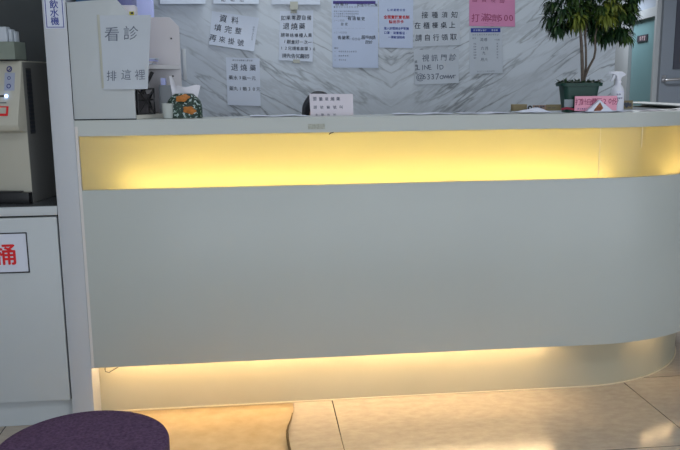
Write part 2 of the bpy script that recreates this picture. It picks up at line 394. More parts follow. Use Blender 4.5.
# ------------------------------------------------------------------ reception counter
AC = (1.27, .8); AR = .8
def path(off, x0=XN, n=28, x1=None, yend=WB-.01):
    pts = []
    xs = [x0, -.1, .5, .9, AC[0]]
    for x in xs: pts.append((x, off))
    for k in range(1, n+1):
        a = PI/2*k/n; pts.append((AC[0]+(AR-off)*math.sin(a), AC[1]-(AR-off)*math.cos(a)))
    pts.append((AC[0]+AR-off, yend))
    return pts
def sweep(mb, o0, o1, z0, z1, x0=XN):
    A = path(o0, x0); B = path(o1, x0); n = len(A); vs = []
    for z in (z0, z1):
        vs += [(x, y, z) for x, y in A]; vs += [(x, y, z) for x, y in B]
    fs = []
    for i in range(n-1):
        fs += [(i, i+1, n+i+1, n+i), (2*n+i, 3*n+i, 3*n+i+1, 2*n+i+1), (i, 2*n+i, 2*n+i+1, i+1), (n+i, n+i+1, 3*n+i+1, 3*n+i)]
    fs += [(0, n, 3*n, 2*n), (n-1, 3*n-1, 4*n-1, 2*n-1)]
    return mb.add(vs, fs)
def arcstrip(mb, o0, o1, z0, z1, p0, p1):
    """strip following the counter between path lengths p0 and p1 (x on the straight, then along the arc)"""
    def at(o, p):
        if p <= AC[0]: return (p, o)
        a = (p-AC[0])/AR; return (AC[0]+(AR-o)*math.sin(a), AC[1]-(AR-o)*math.cos(a))
    n = 24; vs = []; fs = []
    for i in range(n+1):
        p = p0+(p1-p0)*i/n
        for o, z in ((o0, z0), (o1, z0), (o1, z1), (o0, z1)):
            x, y = at(o, p); vs.append((x, y, z))
    for i in range(n):
        for k in range(4): fs.append((4*i+k, 4*i+(k+1) % 4, 4*i+4+(k+1) % 4, 4*i+4+k))
    fs += [(0, 1, 2, 3), (4*n, 4*n+3, 4*n+2, 4*n+1)]
    return mb.add(vs, fs)
ZT, ZG1, ZG0, ZP0 = 1.10, 1.0465, .8613, .2197
rc = thing('reception_counter', (.4, .1, 0), 'long white reception counter with glowing yellow band and rounded right end', 'counter')
def cpart(n, m, segs, bev=0, **k):
    mb = MB()
    for s in segs: sweep(mb, *s)
    return mb.build(n, m, rc, bev, smooth=True)
cpart('countertop', PANEL, [(.0, .152, ZT-.004, ZT)])
cpart('fascia', PANEL, [(.0, .018, ZG1, ZT-.0042)])
cpart('light_panel', ACRYL, [(.010, .014, ZG0-.004, ZG1+.004)])
cpart('front_panel', PANEL, [(.0, .018, ZP0, ZG0)], .001)
inner = mat('light box white', (.80, .78, .66), .8, .2)
cpart('light_box', inner, [(.0185, .13, ZG0-.02, ZG0-.008), (.12, .13, ZG0-.008, ZT-.021), (.0185, .12, ZT-.03, ZT-.021)])
cpart('soffit', mat('soffit', (.55, .53, .48), .6), [(.0185, .12, ZP0+.006, ZP0+.016)])
cpart('toe_kick', KICK, [(.12, .135, 0.001, ZG0-.021)])
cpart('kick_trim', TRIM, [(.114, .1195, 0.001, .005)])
cpart('back_board', WHITE, [(.136, .150, 0.001, ZT-.021)])
MB().box(XN+.0005, XN+.010, -.0012, .11, ZP0, ZT-.0205).build('end_strip', mat('pale strip', (.62, .60, .58), .4), rc)
for p0, p1, mm in ((-.47, 1.30, LED_BOX), (1.53, 2.6, LED_BOX2)):
    arcstrip(MB(), .072, .086, ZG0-.006, ZG0+.004, p0, p1).build('led_strip', mm, rc)
arcstrip(MB(), .055, .061, ZP0+.002, ZP0+.0030, -.585, 1.135).build('led_strip', LED_KICK, rc)
arcstrip(MB(), .036, .040, ZP0+.002, ZP0+.003, 1.535, 1.76).build('led_strip', LED_KICK2, rc)
for px, zz0 in ((598, .868), (642, .97)):    # acrylic joints
    p = aty(px, 150, .02)
    arcstrip(MB(), .0085, .0099, zz0, ZG1-.001, p.x, p.x+.003).build('panel_joint', mat('pale joint', (.85, .78, .55), .4), rc)
# worn tape label and scrap on the fascia, loose cord under the panel
a = aty(308, 124, 0); b_ = aty(325, 129, 0)
box('worn_label', mat('worn label', (.46, .48, .42), .8, .2, .3, 150), a.x, b_.x, -.0008, .0, b_.z, a.z, rc)
a = aty(329, 134.5, -.002)
MB().tube([a, a+Vector((.005, -.003, .005)), a+Vector((.017, -.002, .0075))], [.0012, .0018, .0008], 6).build('black_scrap', BLACK, rc)
q = [aty(x, y, .03) for x, y in ((119, 366.5), (114, 369.5), (109, 372.5), (105.5, 371.5), (105, 368.5), (107, 365.5))]
MB().tube(q, .0018, 8).build('loose_cord', BLACK, rc, smooth=True)
box('side_shelf', WHITE, XN+.001, -.262, .1525, .285, ZT-.02, ZT, rc)
# staff desk behind
ds = thing('staff_desk', (.5, .5, 0), 'brown work desk low behind the reception counter', 'desk')
box('desk_top', DESK, -.5, 1.2, .160, .62, .70, .73, ds, .003)
for x in (-.48, 1.16): box('side_panel', DESK, x, x+.02, .17, .60, 0.001, .6995, ds)

# pillar between niche and counter
pl = box('pillar', PILLAR, -.686, -.6105, 0, .60, 0, 2.8, None, .0015); struct(pl); pl.name = 'wall_pillar'

# ------------------------------------------------------------------ cabinet, dispenser
cb = thing('storage_cabinet', (-1.0, .3, 0), 'white floor cabinet with black shadow gaps under the water dispenser', 'cabinet')
box('worktop', CABM, -1.60, -.6875, -.002, .61, .779, .8095, cb, .001)
box('worktop_surface', DARKTOP, -1.60, -.6875, .001, .61, .8098, .812, cb)
box('body', GAP, -1.60, -.692, .022, .61, .10, .7785, cb)
box('door', CABM, -1.143, -.692, .001, .021, .105, .772, cb, .0015)
box('door', CABM, -1.60, -1.147, .001, .021, .105, .772, cb, .0015)
box('toe_kick', CABM, -1.60, -.692, .035, .05, .001, .099, cb)
# red-lettered sign on the cabinet door
TLs = aty(27, 232, 0); BRs = aty(30, 272.3, 0)
sx1 = TLs.x; sw = .30; sh_ = TLs.z-BRs.z
cs = MB().box(sx1-sw, sx1, -.0035, .0005, BRs.z, TLs.z).build('bin_sign', SIGNW)
tag(cs, 'white black-framed sign with large red characters on the cabinet door', 'sign')
fb = MB(); t_ = .0042
for bx in ((sx1-sw, sx1, TLs.z-t_, TLs.z), (sx1-sw, sx1, BRs.z, BRs.z+t_), (sx1-sw, sx1-sw+t_, BRs.z+t_, TLs.z-t_), (sx1-t_, sx1, BRs.z+t_, TLs.z-t_)):
    fb.box(bx[0], bx[1], -.0048, -.0036, bx[2], bx[3])
fb.build('border', BLACK, cs)
zc_ = aty(10, 254, 0).z
write(MB(), [('垃圾桶', sx1-.246, 0, .078, .0835)], lambda x, y: (x, -.0044, zc_-y), .0, 0, .022).build('lettering', REDS, cs)
# dispenser sign on the pillar
A_ = aty(45.7, 0, 0); B_ = aty(64.0, 29.5, 0)
x0s, x1s = -.6795, -.6155
zb = aty(55, 28.8, 0).z; ztp = 1.60
ps = MB().box(x0s, x1s, -.0035, -.0002, zb, ztp).build('dispenser_sign', SIGNW); tag(ps, 'tall white navy-framed sign with navy characters on the pillar', 'sign')
fb = MB(); i0, i1 = .004, .0062
for bx in ((x0s+i0, x1s-i0, zb+i0, zb+i1), (x0s+i0, x1s-i0, ztp-i1, ztp-i0), (x0s+i0, x0s+i1, zb+i1, ztp-i1), (x1s-i1, x1s-i0, zb+i1, ztp-i1)):
    fb.box(bx[0], bx[1], -.0046, -.0036, bx[2], bx[3])
fb.build('border', NAVY, ps)
for ch, yy in (('飲', 4.2), ('水', 12.6), ('機', 21)):
    p = aty(54.5, yy, -.004)
    write(MB(), [(ch, (x0s+x1s)/2, 0, .0285, .03)], lambda x, y, z=p.z: (x, -.0043, z-y), .0, 0, .012).build('lettering', NAVY, ps)

# water dispenser, standing slightly turned
wd = thing('water_dispenser', (-.788, .062, .812), 'cream hot water dispenser with blue indicator light on the cabinet', 'dispenser')
wd.rotation_euler = (0, 0, -.19)
MW = parent_mat(wd)
def wpart(mb, name, m, bevel=0, par=None, smooth=False):
    o = MB(); o.v = [tuple(MW @ Vector(v)) for v in mb.v]; o.f = mb.f
    ob = o.build(name, m, None, bevel, smooth)
    ob.data.transform(MW.inverted()); ob.parent = par or wd
    return ob
WX = -.34
prof = [(.012, .488), (-.028, .36), (-.048, .285), (-.046, .262), (-.03, .250), (.0, .246), (.0, .248), (.0, .0), (.215, .0), (.215, .488)]
prof = [(.010, .490), (-.012, .40), (-.045, .30), (-.050, .275), (-.040, .255), (-.015, .248), (.012, .248), (.012, .0005), (.215, .0005), (.215, .490)]
wpart(MB().prism(prof, 'x', WX, 0), 'body', CREAM, .004)
wpart(MB().box(.0, .0012, .013, .214, .001, .485), 'shaded_side', CREAM_SHADE)  # thin dark skin paints the shade on the dispenser's side
wpart(MB().box(WX-.002, .001, -.018, .0115, 0.0005, .040), 'drip_base', BLACK, .002)
wpart(MB().box(WX+.03, -.03, -.012, .010, .0402, .044), 'drip_tray', BLACK)
gr = MB()
for k in range(15): gr.box(.0022, .004, .036, .066, .245+k*.0145, .245+k*.0145+.010)
wpart(gr, 'side_grille', GRILLE)
wpart(MB().box(.0013, .002, .033, .069, .24, .465), 'grille_recess', BLACK)
def front(z): # local y of sloping front at height z
    pr = [(.490, .010), (.40, -.012), (.30, -.045)]
    for (z1, y1), (z0, y0) in zip(pr, pr[1:]):
        if z >= z0: return y0+(y1-y0)*(z-z0)/(z1-z0)
    return -.047
def onfront(x0, x1, z0, z1, d=.0015): return MB().add([(x, front(z)-e, z) for e in (0, d) for z in (z0, z1) for x in (x0, x1)], [(0, 1, 3, 2), (4, 6, 7, 5), (0, 4, 5, 1), (2, 3, 7, 6), (0, 2, 6, 4), (1, 5, 7, 3)])
wpart(onfront(-.056, -.020, .390, .450), 'control_panel', mat('pale blue panel', (.33, .37, .48), .4))
wpart(onfront(-.30, -.046, .369, .375), 'slot', BLACK)
wpart(MB().lathe([(.0001, -.004), (.004, -.003), (.0045, 0), (.004, .003), (.0001, .004)], (-.046, front(.372)-.003, .372), 12), 'indicator_light', led('blue indicator', (.25, .45, 1), 9))
for zc0, r in ((.462, .010), (.432, .006), (.405, .008)):
    m_ = MB(); n = 14; yv = lambda z: front(z)-.0022
    vs = [(-.040+rr*math.cos(2*PI*k/n), yv(zc0+rr*math.sin(2*PI*k/n)), zc0+rr*math.sin(2*PI*k/n)) for rr in (r, r*.62) for k in range(n)]
    m_.add(vs, [(k, (k+1) % n, n+(k+1) % n, n+k) for k in range(n)])
    if r > .009: m_.add([(-.044, yv(zc0-.004), zc0-.004), (-.036, yv(zc0+.004), zc0+.004), (-.034, yv(zc0+.002), zc0+.002), (-.042, yv(zc0-.006), zc0-.006)], [(0, 1, 2, 3)])
    wpart(m_, 'button_mark', INKN)
wpart(onfront(-.30, -.036, .306, .338, .0035), 'red_label', REDS)
wpart(onfront(-.30, -.042, .314, .334, .0045), 'label_window', CREAM)
wpart(onfront(-.075, -.045, .348, .351), 'small_print', INK)
# bin with packets on top of the dispenser
bn = thing('storage_bin', (-.9, .15, 1.3025), 'grey green translucent bin on top of the water dispenser', 'bin')
bn.rotation_euler = (0, 0, -.19); MW2 = parent_mat(bn)
def bpart(mb, name, m, bevel=0, root=None):
    o = MB(); o.v = [tuple(MW2 @ Vector(v)) for v in mb.v]; o.f = mb.f
    ob = o.build(name, m, None, bevel)
    if root: ob.data.transform(MW2.inverted()); ob.parent = root
    return ob
b0 = MB(); X0, X1, Y0, Y1, Hh = -.16, .116, -.075, .005, .062
b0.box(X0, X1, Y0, Y0+.004, 0, Hh).box(X0, X1, Y1-.004, Y1, 0, Hh).box(X0, X0+.004, Y0+.004, Y1-.004, 0, Hh).box(X1-.004, X1, Y0+.004, Y1-.004, 0, Hh).box(X0+.004, X1-.004, Y0+.004, Y1-.004, 0, .004)
bpart(b0, 'body', BIN, 0, bn)
bpart(MB().box(X0-.002, X1+.003, Y0-.003, Y1+.003, 0, .003), 'base_rim', GAP, 0, bn)
for k, (xa, xb, ya, hh, m_, lb) in enumerate(((-.09, .088, -.065, .112, PAPERG, 'large white packet with blue print standing in the bin'), (.090, .102, -.060, .104, PAPERG, 'thin grey white packet in the bin beside the large one'), (.104, .1115, -.052, .098, PAPERG, 'rightmost narrow white packet standing in the bin'))):
    pk = bpart(MB().box(xa, xb, ya, ya+.03, .0045, hh), 'paper_packet', m_, .004); tag(pk, lb, 'packet', 'packets in the bin on the dispenser')
    if k == 0:
        mm_ = MB(); n = 20; vs = [(.0+rr*1.5*math.cos(2*PI*i/n)+.03, -.0655-.0008, .075+rr*math.sin(2*PI*i/n)) for rr in (.022, .012) for i in range(n)]
        mm_.add(vs, [(i, (i+1) % n, n+(i+1) % n, n+i) for i in range(n)])
        o_ = MB(); o_.v = [tuple(MW2 @ Vector(v)) for v in mm_.v]; o_.f = mm_.f; o_.build('blue_print', NAVY, pk)

# ------------------------------------------------------------------ shelf unit on the counter, left
su = thing('shelf_unit', (-.5, .14, ZT), 'white open-sided shelf unit standing on the left end of the counter', 'shelf unit')
zt0 = 1.486
fp = MB().prism([(-.609, ZT+.004), (-.405, ZT+.004), (-.405, 1.440), (-.411, 1.452), (-.447, 1.496), (-.462, zt0+.012), (-.609, zt0)], 'y', .002, .016).build('front_panel', CABM, su, .001)
MB().prism([(-.609, ZT+.001), (-.27, ZT+.001), (-.27, 1.425), (-.303, 1.459), (-.609, 1.459)], 'y', .262, .274).build('back_panel', mat('unit pinkish white', (.56, .54, .56), .5), su, .001)
def trap(n, z0, z1, m=WHITE):
    MB().add([(x, y, z) for z in (z0, z1) for x, y in ((-.609, .0165), (-.407, .0165), (-.272, .2615), (-.609, .2615))], [(0, 3, 2, 1), (4, 5, 6, 7), (0, 1, 5, 4), (1, 2, 6, 5), (2, 3, 7, 6), (3, 0, 4, 7)]).build(n, m, su)
trap('bottom_shelf', ZT+.001, ZT+.014, mat('unit cream edge', (.60, .58, .52), .5)); trap('middle_shelf', 1.272, 1.286, mat('unit shelf white', (.62, .62, .64), .5))
box('side_panel', CABM, -.609, -.598, .0165, .2615, ZT+.0145, 1.2715, su)
box('side_panel', CABM, -.609, -.598, .0165, .2615, 1.2865, 1.455, su)
box('seam_shade', GAP, -.609, -.405, .0005, .016, ZT+.0003, ZT+.0038, su)  # dark strip painted in for the shade of the seam below the panel
box('edge_gap_shade', GAP, -.6104, -.6091, -.0005, .016, ZT+.004, 1.486, su)  # dark strip painted in for the shaded gap at the pillar
for (x, z) in ((-.300, 1.383), (-.300, 1.247)):
    MB().tube([(x, .2617, z), (x, .2590, z)], .0032, 12).build('screw_cap', BLACK, su)
# contents
def bk(name, m, x0, x1, y0, y1, z0, z1, label, cat, g=None):
    o = box(name, m, x0, x1, y0, y1, z0, z1, None, .001); return tag(o, label, cat, g)
bk('binder', BLUEB, -.590, -.465, .06, .24, 1.2865, 1.585, 'dark blue binder on the shelf unit peeking above its front panel', 'binder', 'binders on the middle shelf')
bk('binder', VIOB, -.462, -.415, .12, .24, 1.2865, 1.565, 'violet grey binder to the right of the dark blue binder', 'binder', 'binders on the middle shelf')
wx = thing('tape_box', (-.425, .07, 1.2865), 'white rounded box with a black and yellow sticker behind the chamfered panel corner', 'box')
a = aty(128, 5, .05); b_ = aty(136.2, 17, .05)
box('body', mat('white pink box', (.62, .60, .66), .4), -.452, b_.x, .05, .10, 1.2865, a.z, wx, .006)
pa = aty(129.5, 15.7, .0495); pb = aty(134, 11.5, .0495)
box('yellow_sticker', YEL, pa.x, pb.x, .0485, .0497, pa.z, pb.z, wx); 
pa = aty(130.7, 14.3, .0495); pb = aty(133.3, 12, .0495)
box('black_mark', BLACK, pa.x, pb.x, .0478, .0484, pa.z, pb.z, wx)
# loose papers, purple print, on the middle shelf
for k in range(4):
    z = 1.2865+k*.006
    o = MB().box(-.405-.03+.0, -.352+.004*k, .07+.01*k, .20, z, z+.0045).build('folded_paper', [PAPER2, PAPERP, LAV, PAPER][k], None)
    tag(o, ['bottom white folded paper stacked on the middle shelf', 'pale pink folded paper second from the bottom of the shelf stack', 'lavender folded paper second from the top of the shelf stack', 'topmost white folded paper of the stack on the middle shelf'][k], 'paper', 'folded papers on the middle shelf')
# black wire basket in the lower compartment
wb = thing('pen_basket', (-.38, .12, ZT+.015), 'black pen basket with crossed wires on the bottom shelf', 'basket')
z0 = ZT+.0148; a_, b1 = -.402, -.352
k_ = MB()
for (xa, ya), (xb, yb) in (((-.402, .045), (-.352, .095)), ((-.352, .095), (-.402, .20)), ((-.402, .20), (-.44, .1)), ((-.44, .1), (-.402, .045))):
    for hh in (z0+.002, z0+.05, z0+.088): k_.tube([(xa, ya, hh), (xb, yb, hh)], .0028, 6)
    k_.tube([(xa, ya, z0), (xa, ya, z0+.09)], .0028, 6)
    k_.tube([(xa, ya, z0+.002), (xb, yb, z0+.088)], .0028, 6); k_.tube([(xa, ya, z0+.088), (xb, yb, z0+.002)], .0028, 6)
k_.build('wire_frame', BLACK, wb, smooth=True)
box('lining', mat('dark lining', (.06, .055, .06), .8), -.43, -.375, .09, .15, z0, z0+.07, wb)
for k, (px, py, tx, ty, m_, lb) in enumerate(((-.395, .10, -.358, .13, BLACK, 'thick black marker leaning out of the pen basket'), (-.400, .12, -.385, .15, NAVY, 'navy pen standing upright in the pen basket'))):
    o = MB().tube([(px, py, z0+.0705), (tx, ty, z0+.145)], [.006, .006] if k == 0 else .004, 10).build('pen', m_, None, smooth=True); tag(o, lb, 'pen', 'pens in the basket')
# clear acrylic file holder next to it
ah = MB(); za = ZT+.0148
ah.box(-.345, -.300, .185, .187, za, za+.10).box(-.345, -.343, .187, .235, za, za+.10).box(-.302, -.300, .187, .235, za, za+.10).box(-.343, -.302, .187, .235, za, za+.003).box(-.343, -.302, .233, .235, za+.003, za+.10)
o = ah.build('acrylic_holder', mat('smoky acrylic', (.14, .16, .18), .15, .5)); tag(o, 'smoky acrylic holder at the back of the bottom shelf', 'holder')
o = box('packet', LAV, -.338, -.322, .192, .228, za+.0035, za+.125); tag(o, 'narrow lavender packet standing in the smoky acrylic holder', 'packet')
# notice taped on the front panel, reaching past its edge
sheet('paper_notice', 'crumpled handwritten sheet taped over the front of the shelf unit', 'notice', [(98.5, 15.5), (151, 15), (148, 89), (103.5, 89.5)], .001, PAPERG, .004,
      [('handwriting', INKG, -.008, .05, [('看', .24, .25, .20, .3), ('診', .62, .24, .20, .3), ('排', .20, .815, .15, .2), ('這', .52, .80, .15, .2), ('裡', .82, .80, .15, .2)])],
      tape=[(-.03, -.01, .02, .98)], roll=.006)

# tissue packet, cup
tp = thing('tissue_pack', (-.245, .085, ZT), 'green floral tissue box with orange flowers and tissues sticking out', 'tissue box')
def floral():
    m = bpy.data.materials.new('floral print'); m.use_nodes = True; nt = m.node_tree; b = nt.nodes['Principled BSDF']; L = nt.links.new; N = nt.nodes.new
    tc = N('ShaderNodeTexCoord'); v = N('ShaderNodeTexNoise'); v.inputs['Scale'].default_value = 130; v.inputs['Detail'].default_value = 3; L(tc.outputs['Object'], v.inputs['Vector'])
    r = N('ShaderNodeValToRGB'); r.color_ramp.interpolation = 'CONSTANT'; e = r.color_ramp.elements; e[0].color = (.012, .03, .022, 1); e[1].position = .54; e[1].color = (.03, .09, .05, 1)
    x = e.new(.60); x.color = (.42, .50, .50, 1); L(v.outputs['Fac'], r.inputs[0]); L(r.outputs[0], b.inputs['Base Color']); b.inputs['Roughness'].default_value = .6; return m
FLO = floral()
mb = MB(); vs = []; fs = []; nu, nv = 28, 12      # soft pillow shaped pack
for j in range(nv+1):
    ph = j/nv*PI/2*1.0
    for i in range(nu):
        a = 2*PI*i/nu; ca, sa = math.cos(a), math.sin(a)
        ex = .5; sx_ = abs(ca)**ex*(1 if ca >= 0 else -1); sy_ = abs(sa)**ex*(1 if sa >= 0 else -1)
        k = 1-.5*max(0, (j/nv-.35)/.65)**2.4
        vs.append((-.249+.062*sx_*k, .098+.048*sy_*k, ZT+.001+.084*(j/nv)**1.0))
for j in range(nv):
    for i in range(nu): fs.append((j*nu+i, j*nu+(i+1) % nu, (j+1)*nu+(i+1) % nu, (j+1)*nu+i))
fs.append(tuple(range(nu))[::-1]); fs.append(tuple(nv*nu+i for i in range(nu)))
mb.add(vs, fs); mb.build('wrapper', FLO, tp, smooth=True)
OR = mat('orange flower', (.52, .20, .05), .6, .2, .35, 90)
for (x, y, z, sx_, sz_, ty) in ((-.228, .0485, ZT+.028, .022, .013, -.15), (-.250, .052, ZT+.070, .024, .012, .15)):
    fm = MB(); n = 22; c0 = Vector((x, y, z)); vs = [tuple(c0+Vector((0, -.004, 0)))]
    for i in range(n):
        a = 2*PI*i/n; rr = 1+.13*math.cos(5*a)
        vs.append((x+sx_*rr*math.cos(a), y+(.012*math.sin(a) if z > ZT+.05 else .0)+.001*abs(math.cos(a)), z+sz_*rr*math.sin(a)+ty*sx_*math.cos(a)))
    fm.add(vs, [(0, 1+i, 1+(i+1) % n) for i in range(n)]); fm.build('flower_print', OR, tp)
tm = MB(); vs = []; nx_ = 14; ny_ = 6
for s_ in (0, 1):
    for j in range(ny_+1):
        for i in range(nx_+1):
            u = i/nx_; v = j/ny_; x = -.298+.108*u; top = .152 if u < .10 else .150-.28*(u-.10) if u < .22 else .117+.004*math.sin(9*u)
            x2 = -.288+.085*u; z = .072+(top-.072)*v
            vs.append((x2+(x-x2)*v, .098+.006*math.sin(6*u+2*v)+s_*.0008, ZT+z-.006))
k = (nx_+1)*(ny_+1)
fs = [(j*(nx_+1)+i+o, j*(nx_+1)+i+1+o, (j+1)*(nx_+1)+i+1+o, (j+1)*(nx_+1)+i+o) for o in (0, k) for j in range(ny_) for i in range(nx_)]
tm.add(vs, fs).build('tissue', mat('tissue white', (.74, .74, .80), .9, .1, .05, 30), tp, smooth=True)
cp = MB().lathe([(.0145, 0), (.017, .004), (.020, .05), (.0212, .052), (.0195, .051), (.0155, .006), (.0001, .004)], (-.302, .045, ZT+.0005), 24, 1, .8).build('plastic_cup', CLEAR, None, smooth=True)
tag(cp, 'small frosted plastic cup in front of the floral tissue box', 'cup')

# thin things behind the shelf unit
a = aty(136.5, 10, .95); b_ = aty(152.8, 10, .95)
bb = box('lavender_board', LAV, a.x, b_.x, .95, 1.0, 0, 2.0, None, .003); tag(bb, 'tall pale lavender board standing upright behind the shelf unit', 'board')  # lavender colour carries the violet light on this upright
a = aty(182.3, 49, WB); b_ = aty(186.8, 80, WB)
sw_ = box('switch_plate', WHITE, a.x, b_.x, WB-.012, WB-.0002, b_.z, a.z, None, .001); tag(sw_, 'slim white plate on the marble wall beside the shelf unit', 'switch plate')

# ------------------------------------------------------------------ papers on the marble wall
G = 'notices taped on the marble wall'
def wp(label, c, **k): return sheet('paper_notice', label, 'notice', c, WB, group=G, **k)
wp('leftmost blank-bottomed white sheet cut by the top edge, above the shelf unit', [(159, -40), (205, -40), (206, 4.5), (160.5, 4.5)], curl=.03, texts=[('handwriting', INKG, 0, .1, [('營業時間', .16, .3, .13, .2), ('公告', .2, .55, .13, .2)])])
wp('white sheet cut by the top edge, above the tilted notice', [(213, -40), (259, -40), (259, 4.5), (213.5, 4)], curl=.022, texts=[('handwriting', INKG, 0, .1, [('請先量體溫', .16, .3, .13, .17), ('再進診間', .2, .6, .13, .17), ('謝謝您', .22, .9, .11, .2)])])
wp('wide white sheet cut by the top edge, above the fever medicine price list', [(271, -38), (319, -38), (320, 5), (271.5, 4.5)], curl=.012, texts=[('handwriting', INKG, 0, .1, [('看診請戴', .16, .3, .13, .2), ('口罩', .2, .6, .13, .2)])], tape=[(.38, .93, .54, 1.12)])
wp('white handwritten sheet tilted clockwise, nearest above the small price sheet', [(212, 11), (259, 17.8), (254, 51.5), (209, 44.5)], curl=.014,
   texts=[('handwriting', INK, -.002, .12, [('資料', .25, .17, .22, .25), ('填完整', .16, .47, .22, .22), ('再來掛號', .07, .80, .22, .205)]), ('side_note', INKG, -.01, .1, [('健康不求人診所', .92, .30, .06, .06, 1)])])
wp('small white sheet listing two medicine prices, lowest on the marble wall', [(225.8, 57.3), (259.5, 58.3), (260.8, 106), (227.6, 105)], curl=.008,
   texts=[('handwriting', INK, -.004, .10, [('退燒藥', .25, .20, .15, .27), ('藥水3瓶一元', .13, .42, .095, .135), ('藥丸1顆30元', .13, .65, .095, .135)]), ('small_print', INKG, .01, .02, [('請先告知櫃檯人員代領', .22, .055, .035, .06)])])
wp('white sheet of six handwritten lines with yellowed tape at its top and bottom', [(280, 11), (313.3, 10.3), (312.6, 61.8), (278.6, 60.3)], curl=.007,
   texts=[('handwriting', INK, .0, .10, [('如果需要自備', .10, .14, .10, .155), ('退燒藥', .20, .31, .14, .235), ('請聯絡櫃檯人員', .10, .485, .085, .135), ('1顆量好一次一', .16, .62, .085, .125), ('12兒請看藥單30', .08, .75, .08, .12), ('請先告知醫師', .16, .90, .095, .135)])],
   tape=[(.32, -.10, .50, .05), (.42, .97, .62, 1.04)])
wp('largest white printed form with a violet header band', [(331.5, -3), (377.8, -3), (378, 68), (332.5, 67.5)], curl=.006, m=PAPERB,
   texts=[('small_print', INKG, .0, 0, [('■姓名□□出生年月日', .06, .14, .028, .055), ('申請人資料請詳細填寫並簽名', .06, .20, .024, .042), ('以下由櫃檯人員協助填寫確認', .06, .235, .024, .042), ('身分證字號及健保卡號碼', .06, .27, .024, .042), ('(一)□□', .05, .33, .03, .05), ('─────────', .05, .44, .03, .08), ('(二)□□□', .05, .50, .03, .05), ('備註', .06, .72, .03, .05), ('一 領藥時間及注意事項', .06, .77, .024, .045), ('二 請攜帶本單', .06, .83, .024, .045), ('三 週日休診', .06, .89, .024, .045)]),
          ('handwriting', INK, .0, .12, [('林美玲', .12, .10, .055, .10), ('女性七十二歲', .58, .11, .05, .075), ('有過敏史', .38, .30, .06, .10), ('台北', .22, .38, .045, .09), ('青黴素', .16, .57, .055, .09), ('─○○○─', .40, .59, .04, .06), ('服用後請', .68, .565, .055, .075), ('回診', .76, .635, .055, .08)])],
   bands=[('header_band', VIOLET, .03, .055, .95, .098)])
wp('pale blue printed sheet with a red bold heading between the form and the handwritten notices', [(378.8, -6), (413.3, -6), (412.6, 48.3), (379.3, 47.6)], curl=.003, m=PAPERB,
   texts=[('black_print', NAVY, .015, 0, [('防疫期間公告', .28, .295, .05, .09), ('進入診間請全程配戴', .18, .635, .055, .083), ('口罩‧測量體溫‧', .18, .72, .055, .09), ('一律謝絕陪病', .30, .80, .055, .083)]),
          ('red_print', INKR, .03, 0, [('全面實施實名制', .19, .425, .070, .108), ('請出示卡', .34, .51, .070, .11)])])
wp('handwritten three-line sheet to the right of the pale blue printed sheet', [(414.3, 10.3), (459.8, 10), (460, 45), (414.3, 46.8)], curl=.006, m=PAPERG,
   texts=[('handwriting', INK, -.002, .08, [('接種須知', .23, .13, .19, .215), ('在櫃檯桌上', .07, .42, .19, .19), ('請自行領取', .09, .76, .20, .19)])])
wp('handwritten sheet with an at-sign address, just under the three-line notice', [(413.6, 50), (459, 48.8), (458.2, 83), (414.4, 84.6)], curl=.009, m=PAPERG,
   texts=[('handwriting', INKG, -.004, .10, [('視訊門診', .26, .24, .21, .20), ('LINE ID', .10, .52, .20, .085), ('@6337owwr', .12, .79, .24, .098)]), ('side_note', INK, .0, .05, [('健康診所', .045, .34, .08, .11, 1)])])
wp('bright pink handwritten sheet cut by the top edge', [(469.2, -14), (515, -12), (514.6, 26.8), (469, 26)], curl=.004, m=PINK,
   texts=[('handwriting', INKDP, -.008, .10, [('自費疫苗', .12, .32, .15, .2), ('打', .14, .80, .22, .2), ('滿2劑500', .34, .78, .22, .115), ('───', .36, .93, .1, .14)])])
wp('white printed form with a blue header, hanging below the pink sheet', [(469, 26.8), (502, 26.6), (502.2, 73.2), (469.3, 74)], curl=.008, m=PAPERG,
   texts=[('small_print', INKG, 0, .02, [('預防接種紀錄表請詳細閱讀', .12, .17, .035, .068), ('姓名', .12, .24, .04, .06), ('※說明', .78, .28, .04, .06), ('預約登記時間', .15, .36, .035, .06, 1), ('注意事項請於', .19, .36, .035, .06, 1), ('接種後觀察區', .85, .36, .035, .06, 1), ('休息三十分鐘再離開', .25, .95, .03, .06)]), ('handwriting', INKG, -.002, .12, [('流感', .38, .27, .075, .12), ('六月', .40, .46, .075, .12), ('九', .44, .56, .075, .12), ('月六', .38, .70, .075, .12)]),
          ('header_print', PAPER, .01, 0, [('診所預防接種', .16, .075, .04, .07), ('通知單', .70, .075, .04, .07)])],
   bands=[('header_band', NAVY, .05, .03, .95, .12)])

# ------------------------------------------------------------------ note standing on the counter
cn = sheet('counter_note', 'small pinkish white handwritten card standing on the counter in front of the seated person', 'note', [(309.3, 93.8), (352.8, 94.0), (353.4, 117.3), (310.6, 117.9)], .110, PAPERP, .004,
      [('handwriting', INKG, .0, .08, [('要量退燒藥', .12, .21, .17, .135), ('請依編號叫', .12, .56, .15, .15), ('主動告知', .14, .88, .13, .14)])])
MB().prism([(.125, ZT+.0005), (.148, ZT+.0005), (.1135, ZT+.075)], 'x', .25, .30).build('stand', CLEAR, cn)
